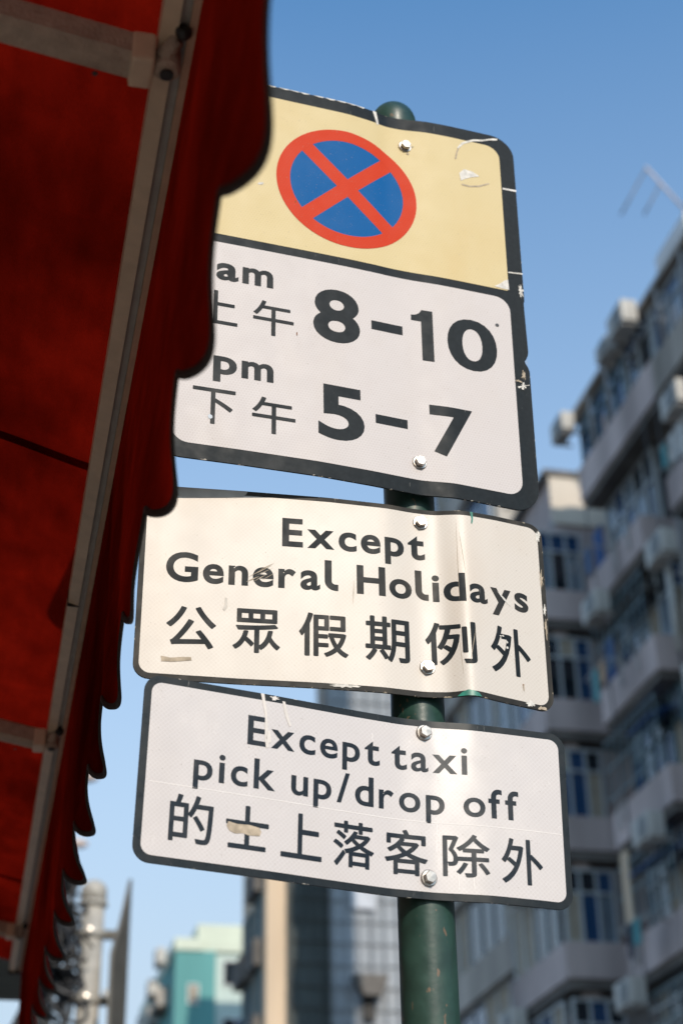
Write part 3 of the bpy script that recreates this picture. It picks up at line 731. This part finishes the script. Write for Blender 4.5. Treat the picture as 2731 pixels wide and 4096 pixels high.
# crossed bars: one square-ended plus shape turned 45 degrees, ends run under the ring
k45 = math.sqrt(.5); L = Ri+.004
cross = []
for q in range(4):
    a = q*math.pi/2
    for x, y in ((L, -hb), (L, hb), (hb, hb)):
        xx, yy = x*math.cos(a)-y*math.sin(a), x*math.sin(a)+y*math.cos(a); cross.append((cx+(xx-yy)*k45, cy+(xx+yy)*k45))
S1.poly(cross, 'red_cross', MT['red'], .00058)
S1.poly([(cx+(Ri+.003)*math.cos(2*math.pi*i/nseg), cy+(Ri+.003)*math.sin(2*math.pi*i/nseg)) for i in range(nseg)], 'blue_disc', MT['blue'], .00045)
I = MT['ink']
S1.char('a', -215, -180, -14, -47, .030, I); S1.char('m', -174, -125, -14, -46, .030, I)
S1.char('p', -215, -179, -188, -234, .030, I); S1.char('m', -172, -123, -189, -221, .030, I)
S1.char('上', -244, -180, -68, -130, .009, I); S1.char('午', -156, -92, -71, -135, .009, I)
S1.char('下', -244, -180, -247, -309, .009, I); S1.char('午', -155, -89, -248, -311, .009, I)
S1.char('8', -61, 15, -25, -126, .030, I); S1.char('1', 101, 137, -31, -128, .032, I); S1.char('0', 160, 245, -33, -132, .024, I)
S1.char('5', -54, 19, -206, -303, .028, I); S1.char('7', 125, 195, -209, -300, .028, I)
S1.patch([(34, -70), (34, -87), (86, -87), (86, -70)], 'dash', I, .0005); S1.patch([(37, -244), (37, -260), (89, -260), (89, -244)], 'dash', I, .0005)
S1.bolt(103, 308, 1); S1.bolt(106, -316, 2)
S1.patch([(197, 270), (206, 281), (222, 279), (234, 272), (218, 266), (206, 259), (199, 254)], 'torn_film', MT['peel'])
S1.patch([(200, 248), (215, 247), (232, 252), (250, 262), (251, 260), (233, 249), (214, 244), (201, 245)], 'torn_film', MT['residue'])
S1.patch([(248, 45), (258, 52), (266, 60), (273, 64), (274, 43), (262, 43)], 'torn_film', MT['peel'])
S1.patch([(195, 325), (205, 340), (225, 352), (243, 356), (262, 364), (272, 366), (271, 362), (256, 358), (242, 352), (226, 348), (208, 337), (198, 324)], 'scratch', MT['peel'])
S1.patch([(190, 300), (194, 318), (197, 325), (199, 324), (196, 316), (193, 299)], 'scratch', MT['residue'])
S1.patch([(46, 371), (53, 371), (56, 352), (57, 344), (53, 343), (51, 352)], 'scratch', MT['peel'])
S1.blob(287, -142, 7, 4, 'chipped_film', MT['peel'], 4, .0006, .5, rough=.8, n=34); S1.blob(288, -122, 2.5, 7, 'chipped_film', MT['residue'], 5, .0006, rough=.8, n=34); S1.blob(279, -134, 5, 2, 'chipped_film', MT['residue'], 9, .0006, rough=.8)
S1.blob(295, 46, 3.5, 10, 'chipped_film', MT['peel'], 6, .0006, rough=.7, n=30); S1.patch([(274, 80), (300, 83), (300, 80), (274, 78)], 'scratch', MT['peel'])
S1.patch([(275, 258), (300, 259), (300, 255), (275, 254.5)], 'scratch', MT['alu'])
for k, (a, b, r_) in enumerate(((248, -33, 3.2), (-217, -297, 3.6))):
    S1.blob(a, b, r_, r_, 'drill_hole', MT['cable'] if k == 0 else MT['hole'], 3+k, .0009, rough=.08)
S1.blob(-90, 135, .8, 2.6, 'rust_spot', MT['rust'], 12); S1.blob(-87, -123, .8, 4, 'rust_spot', MT['rust'], 13); S1.blob(-148, 158, 5, 2.4, 'scuff', MT['peel'], 14, rot=.4)
for k in range(5): S1.blob(103+random.uniform(-13, 13), 306+random.uniform(-14, 8), random.uniform(1, 3), random.uniform(1, 2), 'rust_spot', MT['residue'], 20+k, .0012)
q = random.Random(4)   # flaked line along the top rim
for k in range(16):
    x = -285+k*20+q.uniform(-6, 6)
    S1.patch([(x, 371), (x+19, 371), (x+16, 369.3-q.random()*1.2), (x+9, 369.6-q.random()*1.8), (x+3, 370)], 'chipped_film', MT['peel'], .0008)

# ---- general holidays plate
S2 = Plate('general_holidays_sign', 'bent worn white plate reading Except General Holidays', .23598, -.01023, -.10526, 1.04187, .3025, .030,
           [(-.3, 0), (-.245, .001), (-.155, .0085), (-.031, .016), (.058, .0155), (.093, .0105), (.129, .0095), (.152, .017), (.170, .021), (.22, .0155), (.3, 0)],
           [(-.3, 0), (-.161, .0067), (-.038, .017), (.044, .020), (.106, .0155), (.141, .022), (.163, .036), (.175, .036), (.2155, .022), (.29, 0), (.3, 0)])
h2 = .15125
MT['border2'] = vinyl('border_film_worn', (.030, .029, .027), (.46, .38, .28), (.3, h2), .35, fade=.35)
S2.poly(S2.rrect(-.3, .3, -h2, h2, .022), 'plate', MT['border2'], 0, .003)
S2.poly(S2.rrect(-.2925, .2925, -h2+.0080, h2-.0075, .016), 'white_panel', MT['white2'], .0003)
I2 = MT['ink2']
S2.word('Except', -99, 113, 67, 46, .026, I2, low=.96)
S2.word('General', -262, -18, 0, 46, .026, I2, low=.96)
S2.word('Holidays', 9, 269, 0, 46, .026, I2, low=.96)
for ch, L_, R_, T_, B_ in (('公', -258, -189, -39, -103), ('眾', -166, -100, -37, -104), ('假', -74, -4, -37, -104), ('期', 20, 85, -34, -104), ('例', 108, 179, -35, -102), ('外', 202, 267, -32, -107)):
    S2.char(ch, L_, R_, T_, B_, .015, I2 if ch in '假眾' else MT['ink'])
S2.bolt(108, 128, 3); S2.bolt(110, -106, 4)
S2.patch([(-262, 151), (-150, 151), (-152, 146), (-158, 141), (-166, 139), (-185, 138), (-215, 136), (-245, 137), (-263, 141)], 'paint_smear', MT['greypaint'])
S2.patch([(148, -151), (182, -151), (178, -146), (170, -143), (162, -142), (155, -145)], 'paint_dab', MT['greendab'])
S2.patch([(182, 151), (187, 151), (186.5, 138), (185, 131), (183, 131), (184, 140)], 'paint_dab', MT['greendab'])
S2.blob(252, -118, 1.6, 1.8, 'rust_spot', MT['rust'], 31); S2.blob(252, -122, 1, 5, 'rust_stain', MT['residue'], 32, .0012)
S2.blob(262, -145, 6, 4, 'chipped_film', MT['peel'], 33, rough=.5); S2.blob(280, -148, 7, 2.4, 'chipped_film', MT['residue'], 34, rough=.5); S2.blob(-10, -146, 18, 2, 'chipped_film', MT['peel'], 35, rough=.6)
S2.blob(293, 132, 3.5, 7, 'chipped_film', MT['peel'], 36, rough=.5); S2.blob(296, 10, 2, 9, 'chipped_film', MT['peel'], 38, rough=.6); S2.blob(296, -20, 2, 14, 'chipped_film', MT['residue'], 39, rough=.6); S2.blob(294, 60, 2.5, 12, 'chipped_film', MT['residue'], 40, rough=.6)
S2.patch([(-263, -117), (-250, -119), (-236, -117), (-222, -116), (-221, -121), (-234, -123), (-248, -125), (-262, -125)], 'tape_residue', MT['residue'])
S2.patch([(-178, -22), (-175, -23), (-174, -36), (-178, -43), (-181, -40), (-178, -32)], 'scuff', MT['greypaint'])
for k, (a0, b0, a1, b1, t_) in enumerate(((-147, 12, -112, 34, .8), (-140, 5, -118, 20, .6), (-132, 24, -108, 38, .5), (-150, 4, -130, 15, 1.0), (-138, 14, -110, 30, .4), (-128, 8, -108, 22, .4), (218, 24, 241, 2, 1.8), (160, 140, 158, -10, .35), (163, 120, 170, 40, .3), (155, -60, 158, -125, .35), (168, -100, 180, -40, .5), (5, 20, 3, -20, .5))):
    dx, dy = a1-a0, b1-b0; n_ = math.hypot(dx, dy); px, py = -dy/n_*t_, dx/n_*t_
    S2.patch([(a0, b0), (a0+dx*.5-px, b0+dy*.5-py), (a1, b1), (a0+dx*.5+px, b0+dy*.5+py)], 'scratch', MT['residue'] if k != 6 else MT['peel'])
q = random.Random(14)
for k in range(7):
    a, b = q.choice([(222, -50), (230, -62), (236, -78)]); S2.blob(a+q.uniform(-4, 4), b+q.uniform(-6, 6), q.uniform(1, 2), q.uniform(1, 2.4), 'chipped_film', MT['peel'], 50+k, rough=.5)

# ---- taxi plate
S3_ = Plate('taxi_exception_sign', 'white plate reading Except taxi pick up drop off, lowest on the pole', .3444, -.03017, -.10959, .73369, .2507, .062,
            [(-.3, 0), (-.129, -.010), (-.0015, -.0205), (.062, -.0235), (.11, -.0195), (.163, -.008), (.216, -.0045), (.3, 0)],
            [(-.3, 0), (-.126, -.010), (-.0047, -.0205), (.048, -.0235), (.11, -.0195), (.182, -.004), (.25, 0), (.3, 0)])
h3 = .12535
MT['border3'] = vinyl('border_film', K, (.62, .57, .50), (.3, h3), .16, rough=.30, spec=.22)
MT['ink3'] = vinyl('black_vinyl_glossy', (.008, .012, .018), (.6, .56, .5), rough=.27, spec=.30)
S3_.poly(S3_.rrect(-.3, .3, -h3, h3, .022), 'plate', MT['border3'], 0, .003)
S3_.poly(S3_.rrect(-.2902, .2902, -h3+.0098, h3-.0098, .014), 'white_panel', MT['white3'], .0003)
I3 = MT['ink3']
S3_.word('Except', -157, 33, 51, 42, .016, I3, low=.96)
S3_.word('taxi', 50, 156, 51, 42, .016, I3, low=.96)
S3_.word('pick', -228, -116, -8, 42, .016, I3, low=.96)
S3_.word('up/drop', -94, 124, -8, 42, .016, I3, low=.96)
S3_.word('off', 149, 227, -8, 42, .016, I3, low=.96)
for ch, L_, R_, T_, B_ in (('的', -256, -198, -31, -94), ('士', -181, -123, -34, -92), ('上', -106, -49, -33, -94), ('落', -33, 25, -33, -95), ('客', 40, 100, -34, -96), ('除', 120, 183, -34, -93), ('外', 199, 258, -34, -97)):
    S3_.char(ch, L_, R_, T_, B_, .013, I3)
S3_.bolt(97, 107, 5); S3_.bolt(101, -97, 6)
S3_.patch([(-178, -58), (-166, -60), (-150, -59), (-136, -61), (-133, -66), (-135, -72), (-150, -73), (-158, -71), (-168, -73), (-176, -70), (-180, -64)], 'tape_residue', MT['residue'])
S3_.patch([(-141, 125), (-136, 125), (-131, 96), (-128, 60), (-127, 50), (-131, 49), (-133, 62), (-134, 96)], 'paint_drip', MT['drip'])
S3_.patch([(-133, 72), (-126, 74), (-124, 58), (-130, 55)], 'paint_drip', MT['drip'])
S3_.patch([(-110, 119), (-106, 119), (-100, 96), (-96, 86), (-99, 85), (-105, 98)], 'paint_drip', MT['drip'])
S3_.blob(-121, 121, 5, 3, 'paint_drip', MT['drip'], 62, rough=.5)
for a0, b0, a1, b1, t_ in ((-285, -20, 288, -21, .45), (22, 96, 22, 76, .4), (140, -85, 141, -110, .5), (160, -88, 161, -108, .4), (113, -20, 112, -60, .4)):
    dx, dy = a1-a0, b1-b0; n_ = math.hypot(dx, dy); px, py = -dy/n_*t_, dx/n_*t_
    S3_.patch([(a0-px, b0-py), (a1-px, b1-py), (a1+px, b1+py), (a0+px, b0+py)], 'scratch', MT['line'], .0005)

# ------------------------------------------------------------------ the red awning
AW = street_thing('red_awning', 'red cloth shop awning with scalloped valance and cream front bar on the left', 'awning', 0, 0, 0)
ZB = 1.32
U0, Z0, SP, SS = .1461, .9405, .28646, 1.1123
s_lo, s_hi = -.35, 5.50
def edge_depth(s):
    ph = ((s-SS)/SP) % 1.0
    k = math.sin(math.pi*ph)
    return .060*max(0.0, k)**.8
vrows = 16; ds = SP/36; ns = int((s_hi-s_lo)/ds)+1
def val_pt(s, f):
    dp = edge_depth(s); z_top = ZB+.028; zz_ = z_top-(z_top-(Z0-dp))*f
    q = (s-SS)/SP; k = math.floor(q); ph = q-k
    A = CURL.get(k, .034)
    low = max(0.0, (Z0+.10-zz_)/.16)                       # the hem curls outward lobe by lobe
    u = .1436+(U0-.1436)*f+A*math.sin(math.pi*ph)**1.7*low*low-.004*math.sin(2*math.pi*ph)*low*low+.0015*math.sin(s*13+.6)*f*f
    return (u, s, zz_)
CURL = {-2: .020, -1: .019, 0: .018, 1: .017, 2: .002, 3: .013, 4: .018, 5: .027, 6: .032, 7: .034}
vv = []; ffv = []
for i in range(ns):
    s = min(s_hi, s_lo+i*ds)
    for j in range(vrows+1): vv.append(val_pt(s, j/vrows))
for i in range(ns-1):
    for j in range(vrows):
        a = i*(vrows+1)+j; ffv.append((a, a+1, a+vrows+2, a+vrows+1))
me = bpy.data.meshes.new('valance'); me.from_pydata(vv, [], ffv); me.update()
VAL = link('valance', me, MT['cloth'], AW, True)
bpts = [val_pt(min(s_hi, s_lo+i*ds), 1.0) for i in range(ns)]
bt = MB(); wB = .0075; n = len(bpts)
bv = []
for i, p in enumerate(bpts):
    s = p[1]; q0 = val_pt(s, 1.0); q1 = val_pt(s, .972)
    d = (Vector(bpts[min(i+1, n-1)])-Vector(bpts[max(i-1, 0)])).normalized()
    inn = (Vector(q1)-Vector(q0)).normalized(); inn = (inn-d*inn.dot(d)).normalized(); nn = d.cross(inn).normalized()
    c = Vector(q0)
    for a, b in ((-.0015, -.0022), (wB, -.0022), (wB, .0022), (-.0015, .0022)): bv.append(tuple(c+inn*a+nn*b))
bf = []
for i in range(n-1):
    for k in range(4): bf.append((i*4+k, i*4+(k+1) % 4, (i+1)*4+(k+1) % 4, (i+1)*4+k))
me = bpy.data.meshes.new('binding'); me.from_pydata(bv, [], bf); me.update()
link('binding', me, MT['binding'], VAL, True)
# front bar: hollow profile with a slot; (u,z) section seen from below
zb = ZB
MB().extr([(.104, zb+.002), (.123, zb-.004), (.123, zb+.008), (.123, zb+.034), (.104, zb+.034)], s_lo, s_hi).build('front_bar', MT['barwhite'], AW)
MB().extr([(.1232, zb+.006), (.1342, zb+.006), (.1342, zb+.030), (.1232, zb+.030)], s_lo, s_hi).build('bar_channel', MT['bargroove'], AW)
MB().extr([(.1344, zb-.002), (.1432, zb+.001), (.1432, zb+.034), (.1344, zb+.034)], s_lo, s_hi).build('bar_lip', MT['barwhite'], AW)
MB().box(.1015, .1450, s_hi, s_hi+.02, zb-.012, zb+.036).build('end_cap', MT['dark'], AW, bevel=.004)
# roof cloth, rising towards the shop wall, sagging a little between the arms
cv = []; cf = []; nu, nsn = 60, 420
for i in range(nsn+1):
    s = s_lo+(s_hi-s_lo)*i/nsn
    for j in range(nu+1):
        t_ = j/nu; u = .112-1.55*t_**1.4
        sag = -.018*math.sin(math.pi*min(1, t_*1.0))*(.6+.4*math.sin(s*2.1))+.004*math.sin(s*9+u*14)*min(1, t_*6)+(.0022*math.sin(s*31+u*22+2*math.sin(s*5))+.0014*math.sin(s*53-u*40))*min(1, t_*8)
        cv.append((u, s, zb+.032+.30*(.112-u)+sag))
for i in range(nsn):
    for j in range(nu):
        a = i*(nu+1)+j; cf.append((a, a+1, a+nu+2, a+nu+1))
me = bpy.data.meshes.new('canopy'); me.from_pydata(cv, [], cf); me.update()
CAN = link('canopy', me, MT['cloth'], AW, True)
for s in (2.30, 3.52, 4.6):   # doubled cloth at the sewn seams
    m = MB(); pts = []
    for j in range(nu+1):
        t_ = j/nu; u = .108-1.55*t_**1.4
        sag = -.018*math.sin(math.pi*t_)*(.6+.4*math.sin(s*2.1))+.004*math.sin(s*9+u*14)*min(1, t_*6)
        z = zb+.032+.30*(.112-u)+sag-.0025; pts += [(u, s-.012, z), (u, s+.012, z)]
    m.add(pts, [(2*j, 2*j+1, 2*j+3, 2*j+2) for j in range(nu)]); m.build('seam', MT['cloth'], CAN, True)
# folding arms
def arm(s, skew):
    m = MB(); L = .95
    prof = [(-.021, -.014), (-.014, -.020), (.014, -.020), (.021, -.014), (.021, .014), (.014, .020), (-.014, .020), (-.021, .014)]
    # box tube running from the bar towards the wall
    vs = []
    for q in (.0, 1.0):
        u = .092-L*q; ss = s-skew*q; z = zb-.010+.16*q*L
        vs += [(u, ss+a, z+b) for a, b in prof]
    k = len(prof); m.add(vs, [tuple(range(k)), tuple(range(2*k-1, k-1, -1))]+[(i, (i+1) % k, (i+1) % k+k, i+k) for i in range(k)])
    ar = m.build('arm', MT['armcoat'], AW); 
    e = MB().box(.076, .102, s-.0235, s+.0225, zb-.0325, zb+.008).build('arm_end_cap', MT['barwhite'], ar, bevel=.004)
    kn = MB().lathe([(.0, -.014), (.012, -.014), (.0155, -.010), (.0155, .012), (0, .014)], (.116, s-.004, zb-.016), 20, 'z').build('knuckle', MT['armcoat'], ar, True); auto_smooth(kn)
    MB().lathe([(.0, 0), (.0075, 0), (.0075, .003), (.0035, .003), (.003, .001), (0, .001)], (.116, s-.004, zb-.034), 14, 'z').build('pivot_bolt', MT['dark'], ar)
    MB().tube([(.112, s-.012, zb-.014), (.124, s-.030, zb-.004)], [.011, .008], 10).build('fork', MT['armcoat'], ar, True)
    MB().lathe([(.0, -.006), (.0085, -.004), (.0095, .0), (.0085, .004), (0, .006)], (.129, s-.044, zb-.006), 14, 'y').build('clamp_screw', MT['dark'], ar, True)
    MB().lathe([(.0, 0), (.0032, 0), (.0032, .0012), (0, .0012)], (.040, s+.010, zb-.0315), 10, 'z').build('rivet', MT['dark'], ar)
arm(1.345, .03); arm(3.40, .10); arm(4.97, .12)
for s in (2.74,):
    MB().box(.1025, .1238, s-.0006, s+.0006, zb-.0055, zb+.03).build('bar_joint', MT['dark'], AW)

# grey canopy of the next shop
GC = street_thing('grey_canopy', 'plain grey canopy beyond the end of the red awning', 'awning', 0, 0, 0)
MB().box(-1.6, .205, 5.75, 7.0, 1.56, 1.60).build('canopy', MT['greycloth'], GC)
MB().tube([(-1.6, 5.78, 1.56), (.19, 5.78, 1.56)], .02, 8).build('rail', MT['galv'], GC, True)
# shop building that carries both awnings (left of the picture frame)
SH = street_thing('shop_building', 'shopfront wall that carries the awnings, left of the view', 'building', 0, 0)
MB().box(-9, -1.62, -6, 7.2, 0, 14).build('wall', MT['cream'], SH)
MB().box(-1.62, -1.55, .2, 4.8, .1, 2.4).build('shop_window', MT['glass'], SH)
bpy.context.view_layer.update()
